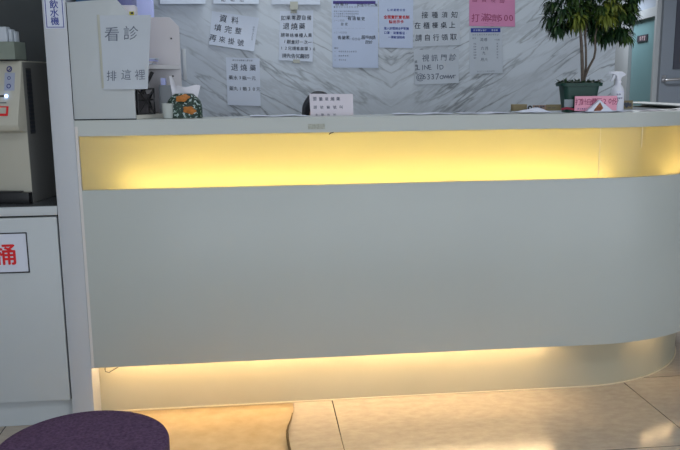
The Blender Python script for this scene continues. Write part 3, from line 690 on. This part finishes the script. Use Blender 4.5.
# sheets lying on the counter top
def flat(label, x0, x1, y0, y1, rot, z, m=PAPER2, name='paper_sheet', cat='paper', g='papers lying on the counter top'):
    mb = MB(); cx, cy = (x0+x1)/2, (y0+y1)/2; nx_ = 8; vs = []
    for s_ in (0, 1):
        for j in range(5):
            for i in range(nx_+1):
                lx = (x1-x0)*(i/nx_-.5); ly = (y1-y0)*(j/4-.5)
                w = .0016*(math.sin(i*1.3+z*9e3)+1)
                vs.append((cx+lx*math.cos(rot)-ly*math.sin(rot), cy+lx*math.sin(rot)+ly*math.cos(rot), z+w+s_*.0005))
    k = 5*(nx_+1); fs = []
    for j in range(4):
        for i in range(nx_):
            a = j*(nx_+1)+i; q = (a, a+1, a+nx_+2, a+nx_+1); fs += [q, tuple(k+t for t in q[::-1])]
    ring = list(range(nx_+1))+[j*(nx_+1)+nx_ for j in range(1, 5)]+[4*(nx_+1)+i for i in range(nx_-1, -1, -1)]+[j*(nx_+1) for j in range(3, 0, -1)]
    fs += [(a, b, k+b, k+a) for a, b in zip(ring, ring[1:]+ring[:1])]
    o = mb.add(vs, fs).build(name, m, None, smooth=True); return tag(o, label, cat, g)
flat('white sheet lying flat on the counter left of the standing card', -.02, .185, .07, .148, .02, ZT+.001)
flat('white sheet lying flat on the counter right of the standing card', .50, .72, .06, .145, -.02, ZT+.001)
flat('white sheet lying left of the crumpled white sheet at the kraft box', .74, .93, .03, .14, .03, ZT+.001)
flat('white sheet lying in front of the green plant pot', 1.00, 1.12, .02, .052, -.02, ZT+.001)
flat('white sheet under the picture leaflet', 1.15, 1.30, .010, .050, .0, ZT+.0001, PAPER)
flat('white sheet under the spray bottle front', 1.32, 1.40, .045, .085, -.06, ZT+.001)
flat('pinkish sheet lying at the rounded end of the counter', 1.43, 1.55, .07, .14, .15, ZT+.001, PAPERP)
flat('dark booklet lying at the rounded end of the counter', 1.575, 1.65, .13, .175, .40, ZT+.001, mat('dark booklet', (.05, .045, .06), .5), 'booklet', 'booklet')
# crumpled white paper mound
mb = MB(); vs = []; n = 14
for j in range(7):
    for i in range(n+1):
        u = i/n; v = j/6; x = .955+.115*u; z = .013*math.sin(PI*u)*math.sin(PI*v)**.6*(1+.3*math.sin(9*u+3*v)); vs.append((x, .03+.06*v, ZT+.006+max(0, z)))
fs = [(j*(n+1)+i, j*(n+1)+i+1, (j+1)*(n+1)+i+1, (j+1)*(n+1)+i) for j in range(6) for i in range(n)]
o = mb.add(vs, fs).build('crumpled_paper', PAPER2, None, smooth=True); tag(o, 'crumpled white paper heaped on the counter before the kraft box', 'paper')
sm = o.modifiers.new('s', 'SOLIDIFY'); sm.thickness = .001
# kraft boxes and cards
p0 = aty(513.5, 104.5, .12); p1 = aty(527, 111, .12)
o = box('kraft_box', KRAFT, p0.x, p1.x, .12, .150, ZT+.0065, p0.z, None, .001); tag(o, 'small olive kraft box at the left of the counter clutter', 'box')
p0 = aty(529.5, 107.6, .11)
rg = MB(); n = 20; vs = []; R0, r0 = .0065, .0028
for i in range(n):
    for k in range(8):
        a, b = 2*PI*i/n, 2*PI*k/8; vs.append((p0.x+(R0+r0*math.cos(b))*math.cos(a), .105+r0*math.sin(b), p0.z+(R0+r0*math.cos(b))*math.sin(a)-.001))
rg.add(vs, [(i*8+k, ((i+1) % n)*8+k, ((i+1) % n)*8+(k+1) % 8, i*8+(k+1) % 8) for i in range(n) for k in range(8)])
o = rg.build('tape_roll', BLACK, None, smooth=True); tag(o, 'small black tape roll standing beside the olive kraft box', 'tape roll')
def stand_card(name, label, cat, x0, x1, y0, y1, Y, m, texts=(), zb=ZT+.007):
    a = aty(x0, y0, Y); b = aty(x1, y1, Y); c = aty(x1, y0, Y)
    o = MB().box(a.x, b.x, Y, Y+.004, zb, (a.z+c.z)/2).build(name, m); tag(o, label, cat)
    W = b.x-a.x; H = (a.z+c.z)/2-zb
    for nm, mm, thin, jit, ls in texts:
        write(MB(), [(t, u*W, v*H, s*H, p*W) for t, u, v, s, p in ls], lambda x, y: (a.x+x, Y-.0006, zb+H-y), thin, jit).build(nm, mm, o)
    return o
stand_card('kraft_card', 'long narrow kraft card with black characters in the middle of the counter clutter', 'card', 533, 546, 105.2, 111, .10, KRAFT2, [('lettering', INK, .03, .05, [('診號', .3, .5, .9, .4)])])
stand_card('kraft_card', 'narrow kraft card with a black stripe left of the plant pot', 'card', 546.5, 561, 104.5, 110.5, .10, KRAFT, [('lettering', INK, .03, .0, [('一一', .2, .55, .6, .3)])])
o = MB().tube([aty(561.5, 109.2, .034), aty(567, 108.2, .034), aty(574, 109.4, .034)], [.004, .0045, .0035], 10).build('red_pen', REDC, None, smooth=True); tag(o, 'dark red pen lying against the foot of the plant pot', 'pen')
stand_card('pink_card', 'light pink card with dark red writing standing before the plant pot', 'card', 575.3, 616.5, 96, 110.5, .036, PINKL,
  [('handwriting', INKDP, .004, .06, [('打針自費元20份', .08, .38, .48, .125)]), ('small_print', INKN, .0, .02, [('請洽櫃檯人員填寫', .08, .86, .13, .05)])])
o = stand_card('kraft_card', 'small dark kraft card with black marks right of the spray bottle', 'card', 620.5, 632.5, 100.5, 110, .16, KRAFT, [('lettering', INK, .05, .04, [('T♥8', .2, .55, .6, .3)])])
# tent folded white leaflet with a brown picture
lf = thing('folded_leaflet', aty(598, 110, .03), 'white tent-folded leaflet with a brown picture in front of the pink card', 'leaflet')
A_, T_, B_ = aty(586.5, 111.3, .015), aty(599.8, 100, .015), aty(613, 111.3, .015)
zb = ZT+.0045
def strip(p, q, w, name, m):
    d = Vector((q.x-p.x, 0, q.z-p.z)).normalized(); nrm = Vector((d.z, 0, -d.x))
    if nrm.z > 0: nrm = -nrm
    vs = [(p.x, .03, p.z), (q.x, .03, q.z), (q.x+nrm.x*w, .03, q.z+nrm.z*w), (p.x+nrm.x*w, .03, p.z+nrm.z*w)]
    MB().add([(x, y+e, z) for e in (0, .02) for x, y, z in vs], [(0, 1, 2, 3), (7, 6, 5, 4), (0, 4, 5, 1), (1, 5, 6, 2), (2, 6, 7, 3), (3, 7, 4, 0)]).build(name, m, lf)
A_.z = zb+.003; B_.z = zb+.003
MB().prism([(A_.x, zb), (A_.x+.004, zb+.004), (T_.x, T_.z), (B_.x-.004, zb+.004), (B_.x+.02, zb), ], 'y', .014, .030).build('leaflet_sheet', PAPER2, lf)
c_ = Vector((T_.x, 0, T_.z-.010))
MB().prism([(T_.x-.021, zb+.0055), (T_.x+.001, T_.z-.008), (T_.x+.014, zb+.012), (T_.x+.004, zb+.003), (T_.x-.02, zb+.002)], 'y', .0125, .0139).build('brown_picture', PICB, lf)

# spray bottle
YS = .095; pc = aty(617.3, 100, YS); XS = pc.x; zn = aty(617, 84, YS).z; zsh = aty(617, 90, YS).z
sbt = thing('spray_bottle', (XS, YS, ZT), 'white trigger spray bottle with small printed lines beside the plant pot', 'bottle')
rb = .0238; H1 = zsh-ZT
MB().lathe([(rb*.93, 0), (rb, .003), (rb, H1-.012), (rb*.93, H1), (rb*.70, H1+.012), (.0105, zn-ZT-.002), (.0100, zn-ZT+.002)], (XS, YS, ZT+.0008), 32).build('body', BOTTLE, sbt, smooth=True)
zn2 = zn+.001
MB().lathe([(.0115, 0), (.0118, .009), (.009, .011)], (XS, YS, zn2), 20).build('collar', BOTTLE, sbt, smooth=True)
hd = MB(); ztp = aty(617, 71.3, YS).z
hd.prism([(XS-.035, ztp-.002), (XS-.033, ztp), (XS+.012, ztp-.001), (XS+.025, ztp-.011), (XS+.024, ztp-.015), (XS+.010, ztp-.022), (XS+.007, zn2+.010), (XS-.008, zn2+.010), (XS-.010, ztp-.017), (XS-.022, ztp-.010), (XS-.035, ztp-.009)], 'y', YS-.008, YS+.008)
hdo = hd.build('spray_head', BOTTLE, sbt, .0015)
MB().prism([(XS-.020, ztp-.0105), (XS-.013, ztp-.014), (XS-.017, ztp-.026), (XS-.026, ztp-.036), (XS-.031, ztp-.035), (XS-.024, ztp-.024)], 'y', YS-.005, YS+.005).build('trigger', BOTTLE, hdo, .001)
MB().tube([(XS-.0352, YS, ztp-.0055), (XS-.041, YS, ztp-.0055)], .0045, 12).build('nozzle', BOTTLE, hdo, smooth=True)
def cyl(x, y): a = x/rb; return (XS+(rb+.0007)*math.sin(a), YS-(rb+.0007)*math.cos(a), zsh-y)
write(MB(), [('除菌', -.010, .008+.008, .0065, .0075), ('酒精噴', -.012, .030, .0075, .0085)], cyl, .01).build('printed_lines', INKN, sbt)
write(MB(), [('一一一一一', -.014, .006, .006, .0062)], cyl, .01).build('lavender_line', LAV, sbt)

# ------------------------------------------------------------------ potted tree
YP = .096
pt = thing('potted_tree', (aty(580, 100, YP).x, YP, ZT), 'small bushy tree with two bare trunks in a dark green pot on the counter', 'potted plant')
pcx = aty(578.5, 96, YP).x
z1 = aty(580, 83, YP).z; hw = (aty(597.5, 90, YP).x-aty(561.5, 90, YP).x)/2
def rrect(hx, hy, z, n=6, r=.25):
    pts = []
    rr = min(hx, hy)*r*2
    for q, (sx_, sy_) in enumerate(((1, 1), (-1, 1), (-1, -1), (1, -1))):
        for k in range(n+1):
            a = q*PI/2+PI/2*k/n; pts.append((pcx+sx_*(hx-rr)+rr*math.cos(a), YP+sy_*(hy-rr)+rr*math.sin(a), z))
    return pts
def loft(rings):
    mb = MB(); n = len(rings[0]); vs = [p for r in rings for p in r]; fs = []
    for j in range(len(rings)-1):
        for i in range(n): fs.append((j*n+i, j*n+(i+1) % n, (j+1)*n+(i+1) % n, (j+1)*n+i))
    fs.append(tuple(range(n))[::-1]); fs.append(tuple((len(rings)-1)*n+i for i in range(n)))
    return mb.add(vs, fs)
zb = ZT+.001; hy = .040
loft([rrect(hw*.80, hy*.78, zb), rrect(hw*.98, hy*.95, z1-.012), rrect(hw*1.14, hy*1.08, z1-.0115), rrect(hw*1.16, hy*1.1, z1), rrect(hw*1.08, hy*1.0, z1+.001), rrect(hw*1.02, hy*.95, z1-.006)]).build('pot', GREENP, pt, smooth=True)
loft([rrect(hw*.98, hy*.92, z1-.006), rrect(hw*.9, hy*.8, z1+.002), rrect(hw*.4, hy*.4, z1+.006)]).build('soil', SOIL, pt, smooth=True)
a = aty(564.5, 99.5, YP-hy); b_ = aty(573, 107, YP-hy)
box('pot_label', mat('pale label', (.24, .29, .32), .6), a.x, b_.x, YP-hy-.0008, YP-hy+.003, b_.z, a.z, pt)
def pp(x, y, dy=0): return aty(x, y, YP+dy)
tk = MB()
tk.tube([pp(583, 85), pp(582.5, 72), pp(582, 55), pp(581, 38), pp(579, 15), pp(577, -15)], [.0075, .0065, .006, .0055, .0045, .003], 10)
tk.build('trunk', BARK, pt, smooth=True)
tk = MB(); tk.tube([pp(584, 82, .004), pp(586.0, 66, .006), pp(586, 50, .006), pp(585, 35, .004), pp(588, 12), pp(592, -18)], [.005, .0042, .004, .004, .0035, .003], 10); tk.build('trunk', BARK, pt, smooth=True)
tk = MB(); tk.tube([pp(585, 77, -.004), pp(588.5, 68, -.008), pp(594, 58, -.01), pp(595.5, 50, -.012), pp(595, 38, -.01), pp(600, 15, -.005), pp(612, -10)], [.0045, .0045, .0042, .004, .0035, .003, .002], 10); tk.build('trunk', BARK, pt, smooth=True)
def leaf(mb, p, d, L, W, droop, rnd):
    side = d.cross(Vector((0, 0, 1)))
    side = side.normalized() if side.length > .1 else Vector((1, 0, 0))
    side = (side+Vector((0, 0, rnd.uniform(-.5, .5)))).normalized()
    vs = []; q = p.copy(); dd = d.copy()
    for i, w in enumerate((.12, .85, 1.0, .6, 0.02)):
        vs += [q-side*W*w/2, q+side*W*w/2]
        dd = (dd+Vector((0, 0, -droop))).normalized(); q = q+dd*L/4
    mb.add(vs, [(2*i, 2*i+1, 2*i+3, 2*i+2) for i in range(4)])
rnd = random.Random(5)
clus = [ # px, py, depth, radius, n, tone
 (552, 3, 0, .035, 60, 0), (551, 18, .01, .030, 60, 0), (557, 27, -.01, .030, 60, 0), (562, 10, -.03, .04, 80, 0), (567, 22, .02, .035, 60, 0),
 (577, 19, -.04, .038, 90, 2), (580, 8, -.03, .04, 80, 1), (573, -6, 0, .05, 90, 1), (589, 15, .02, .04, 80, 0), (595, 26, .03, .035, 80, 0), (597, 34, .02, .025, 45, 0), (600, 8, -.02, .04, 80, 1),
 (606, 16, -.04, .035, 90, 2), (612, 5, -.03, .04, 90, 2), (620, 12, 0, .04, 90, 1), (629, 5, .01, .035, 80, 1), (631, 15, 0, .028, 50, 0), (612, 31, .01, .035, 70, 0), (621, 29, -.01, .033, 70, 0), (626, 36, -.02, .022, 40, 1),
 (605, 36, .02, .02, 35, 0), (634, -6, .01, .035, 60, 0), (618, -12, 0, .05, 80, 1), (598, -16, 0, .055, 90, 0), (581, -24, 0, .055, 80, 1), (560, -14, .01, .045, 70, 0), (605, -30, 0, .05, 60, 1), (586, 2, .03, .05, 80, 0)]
mbs = [MB(), MB(), MB()]; st = MB()
hub = [pp(578, 10), pp(590, 5), pp(600, 12)]
for px, py, dy, R, n, tone in clus:
    c = pp(px, py, dy); hb = min(hub, key=lambda h_: (h_-c).length)
    if (hb-c).length > .02: st.tube([hb, (hb+c)/2+Vector((0, 0, .012)), c], [.002, .0016, .001], 5)
    for k in range(int(n*1.9)):
        v = Vector((rnd.gauss(0, 1), rnd.gauss(0, 1), rnd.gauss(0, .8))).normalized()
        s_ = c+v*R*rnd.uniform(.0, .75)
        d = (v+Vector((0, 0, -.25))).normalized()
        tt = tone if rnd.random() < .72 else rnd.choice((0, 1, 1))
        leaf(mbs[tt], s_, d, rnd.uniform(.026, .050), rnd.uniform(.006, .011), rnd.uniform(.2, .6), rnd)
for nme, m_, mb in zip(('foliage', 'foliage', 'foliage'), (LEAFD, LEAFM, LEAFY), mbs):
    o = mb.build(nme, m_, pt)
    if m_ is LEAFY: o['label'] = 'yellow green young leaves'
st.build('twigs', BARK, pt, smooth=True)
gc = MB()
for k in range(420):
    s_ = Vector((pcx+rnd.uniform(-1, 1)*hw*1.08, YP+rnd.uniform(-1, 1)*hy*.95, z1+.002))
    d = Vector((rnd.uniform(-1, 1), rnd.uniform(-1, 1), rnd.uniform(.1, .9))).normalized()
    leaf(gc, s_, d, rnd.uniform(.012, .026), rnd.uniform(.004, .008), .3, rnd)
gc.build('ground_cover', LEAFD, pt)

# ------------------------------------------------------------------ stool
st_ = thing('round_stool', (-.394, -1.107, 0), 'round stool with a dark purple felt seat in the lower left foreground', 'stool')
R = .184; zs = .4525
MB().lathe([(R-.012, zs-.055), (R-.003, zs-.052), (R, zs-.044), (R, zs-.008), (R-.002, zs-.003), (R-.008, zs), (R*.6, zs+.0005), (.0005, zs+.0008)], (-.394, -1.107, 0), 96).build('seat', PURPLE, st_, smooth=True)
MB().lathe([(R-.02, zs-.07), (R-.018, zs-.0555)], (-.394, -1.107, 0), 48).build('seat_base', BLACK, st_)
for k in range(4):
    a = PI/4+k*PI/2; c_, s_ = math.cos(a), math.sin(a)
    MB().tube([(-.394+.11*c_, -1.107+.11*s_, zs-.0705), (-.394+.165*c_, -1.107+.165*s_, .001)], [.014, .012], 14).build('leg', STEEL, st_, smooth=True)

# ------------------------------------------------------------------ tan sheet on the floor
edge = [(.112, .106), (.112, .05), (.106, -.0), (.098, -.06), (.086, -.12), (.080, -.165), (.079, -.22), (.081, -.28), (.088, -.40), (.09, -.9)]
mb = MB(); vs = []; fs = []; NXs = 14
for (ex_, ey) in edge:
    for i in range(NXs+1):
        u = i/NXs; x = -.60+(ex_+.60)*u
        lift = .013*max(0, (u-.93)/.07)**2*min(1, max(0, (.06-ey)/.2))
        vs.append((x, ey, .0035+lift))
n = NXs+1
for j in range(len(edge)-1):
    for i in range(NXs): fs.append((j*n+i, j*n+i+1, (j+1)*n+i+1, (j+1)*n+i))
o = mb.add(vs, fs).build('floor_sheet', MATM, None, smooth=True); tag(o, 'worn tan sheet on the floor before the counter with a curled right edge', 'floor mat')
sm = o.modifiers.new('s', 'SOLIDIFY'); sm.thickness = .003; sm.offset = -1
MB().tube([(ex_-.001, ey, .006+.009*min(1, max(0, (.06-ey)/.2))) for ex_, ey in edge[2:]], [.0012, .002, .003, .0038, .0042, .0045, .005, .005], 8).build('curl_shadow', mat('curl shadow brown', (.16, .11, .05), .7, .2, .3, 60), o, smooth=True)  # dark tube draws the shadow line along the lifted edge

# ------------------------------------------------------------------ person seated behind the counter
def skin(name, verts, edges, m, parent, root=0, sub=2):
    me = bpy.data.meshes.new(name); me.from_pydata([v[:3] for v in verts], edges, []); o = bpy.data.objects.new(name, me); COL.objects.link(o)
    o.modifiers.new('k', 'SKIN'); 
    for i, v in enumerate(verts): me.skin_vertices[0].data[i].radius = (v[3], v[4] if len(v) > 4 else v[3])
    me.skin_vertices[0].data[root].use_root = True
    ss = o.modifiers.new('s', 'SUBSURF'); ss.levels = sub; ss.render_levels = sub
    dg = bpy.context.evaluated_depsgraph_get(); m2 = bpy.data.meshes.new_from_object(o.evaluated_get(dg)); bpy.data.objects.remove(o)
    m2.materials.clear(); m2.materials.append(m); m2.polygons.foreach_set('use_smooth', [True]*len(m2.polygons))
    ob = bpy.data.objects.new(name, m2); COL.objects.link(ob)
    if parent: ob.parent = parent; ob.matrix_parent_inverse = Matrix.Translation(-parent.location)
    return ob
HX, HY = .288, .80
pr = thing('person', (HX, HY+.02, 0), 'black-haired person seated behind the counter, head bent behind the standing card', 'person')
def arm(s):
    return [(HX+s*.15, HY+.03, .87, .048), (HX+s*.19, HY+.00, .70, .040), (HX+s*.20, HY-.12, .775-.015, .030), (HX+s*.12, HY-.24, .757, .021), (HX+s*.10, HY-.29, .753, .026, .014)]
V = [(HX, HY+.06, .50, .13, .11), (HX, HY+.06, .66, .115, .09), (HX, HY+.045, .80, .125, .09), (HX, HY+.035, .885, .075, .06), (HX, HY+.01, .945, .042), (HX, HY-.01, 1.01, .05, .055), (HX, HY-.02, 1.07, .066, .076), (HX, HY-.005, 1.12, .062, .072)]
E_ = [(i, i+1) for i in range(7)]
for s in (-1, 1):
    b0 = len(V); V += arm(s); E_ += [(2, b0)]+[(b0+i, b0+i+1) for i in range(4)]
    hb = b0+4
    for f in range(4):                       # four fingers lying on the desk top
        i0 = len(V); fx = HX+s*(.10+.018*(1.5-f)*-1); L_ = (.026, .031, .029, .022)[f]
        V += [(fx, HY-.315, .752, .0075), (fx, HY-.315-L_, .749, .006), (fx-s*.002, HY-.315-1.7*L_, .743, .005)]; E_ += [(hb, i0), (i0, i0+1), (i0+1, i0+2)]
    i0 = len(V); V += [(HX+s*.075, HY-.29, .750, .009), (HX+s*.062, HY-.315, .745, .007)]; E_ += [(hb, i0), (i0, i0+1)]
    b0 = len(V); V += [(HX+s*.09, HY+.02, .50, .075), (HX+s*.11, HY-.30, .52, .055), (HX+s*.11, HY-.33, .30, .045), (HX+s*.11, HY-.31, .09, .032), (HX+s*.115, HY-.36, .035, .03), (HX+s*.12, HY-.43, .028, .022)]
    E_ += [(0, b0)]+[(b0+i, b0+i+1) for i in range(5)]
skin('body', V, E_, SKIN, pr, 0, 2)
# nose, eyes, ears are hidden from the room side but built
MB().prism([(HY-.088, 1.075), (HY-.112, 1.05), (HY-.088, 1.045)], 'x', HX-.010, HX+.010).build('nose', SKIN, pr, .003)
for s in (-1, 1):
    MB().lathe([(.0001, -.008), (.0075, -.004), (.009, 0), (.0075, .004), (.0001, .008)], (HX+s*.028, HY-.088, 1.082), 14).build('eye', BLACK, pr, smooth=True)
MB().box(HX-.022, HX+.022, HY-.092, HY-.08, 1.020, 1.026).build('mouth', mat('lip', (.4, .13, .12), .5), pr, .002)
skin('shirt', [(HX, HY+.06, .52, .142, .12), (HX, HY+.06, .66, .126, .10), (HX, HY+.045, .80, .137, .10), (HX, HY+.035, .89, .085, .068)]+[(HX+s*.152, HY+.03, .87, .057) for s in (-1, 1)]+[(HX+s*.19, HY, .70, .050) for s in (-1, 1)],
     [(0, 1), (1, 2), (2, 3), (2, 4), (2, 5), (4, 6), (5, 7)], SHIRT, pr)
skin('trousers', [(HX, HY+.06, .49, .14, .118)]+[v for s in (-1, 1) for v in ((HX+s*.09, HY+.02, .50, .083), (HX+s*.11, HY-.30, .52, .064), (HX+s*.11, HY-.33, .30, .054), (HX+s*.11, HY-.315, .12, .045))],
     [(0, 1), (1, 2), (2, 3), (3, 4), (0, 5), (5, 6), (6, 7), (7, 8)], TROUS, pr)
hm = MB(); vs = []; fs = []; nu, nv = 32, 20
for j in range(nv+1):
    th = j/nv*PI*.90
    for i in range(nu):
        a = 2*PI*i/nu; r = math.sin(th)
        x = .074*r*math.cos(a); y = .092*r*math.sin(a); z = .092*math.cos(th)
        if math.sin(a) < -.45 and th > 1.25: y *= .80      # face opening at the front
        if z < 0: x *= 1.0+.12*min(1, -z/.05); z *= 1.25
        w = .003*math.sin(a*9+j*.5)
        vs.append((HX-.003+x+w*math.cos(a), HY+.005+y+w*math.sin(a), 1.089+z))
for j in range(nv):
    for i in range(nu): fs.append((j*nu+i, j*nu+(i+1) % nu, (j+1)*nu+(i+1) % nu, (j+1)*nu+i))
fs.append(tuple(range(nu))); fs.append(tuple(nv*nu+i for i in range(nu))[::-1])
hm.add(vs, fs).build('hair', HAIR, pr, smooth=True)
# stool chair of the person
ch = thing('office_chair', (HX, HY+.06, 0), 'dark office chair carrying the person behind the counter', 'chair')
MB().lathe([(.19, .325), (.21, .335), (.21, .355), (.19, .365)], (HX, HY+.05, 0), 32).build('seat', TROUS, ch, smooth=True)
MB().tube([(HX, HY+.05, .324), (HX, HY+.05, .06)], .025, 14).build('pole', STEEL, ch, smooth=True)
for k in range(5):
    a = 2*PI*k/5; MB().tube([(HX, HY+.05, .055), (HX+.22*math.cos(a), HY+.05+.22*math.sin(a), .03)], [.02, .014], 8).build('leg', BLACK, ch, smooth=True)
    MB().lathe([(.0001, 0.001), (.014, .006), (.014, .022), (.0001, .028)], (HX+.23*math.cos(a), HY+.05+.23*math.sin(a), 0), 10).build('caster', BLACK, ch, smooth=True)

# ------------------------------------------------------------------ light
w = bpy.data.worlds.new('world'); S.world = w; w.use_nodes = True
bg = w.node_tree.nodes['Background']; bg.inputs[0].default_value = (.80, .885, 1, 1); bg.inputs[1].default_value = 1.0
def area(name, loc, size, e, col, rot=(0, 0, 0), sy=None):
    l = bpy.data.lights.new(name, 'AREA'); l.shape = 'RECTANGLE'; l.size = size; l.size_y = sy or size; l.energy = e; l.color = col
    o = bpy.data.objects.new(name, l); COL.objects.link(o); o.location = loc; o.rotation_euler = rot; return o
for x, y, e in ((-.4, -2.6, 9), (1.6, -2.6, 9), (.2, .75, 6), (3.3, 3.2, 30), (4.0, 6.5, 30)):  # unseen ceiling fills; the far pair added to brighten the corridor doors
    area('ceiling_fill', (x, y, 2.78), .6, e, (.90, .95, 1.0))
S.view_settings.view_transform = 'Standard'; S.view_settings.look = 'None'; S.view_settings.gamma = 1
S.view_settings.use_curve_mapping = False; S.view_settings.exposure = .93
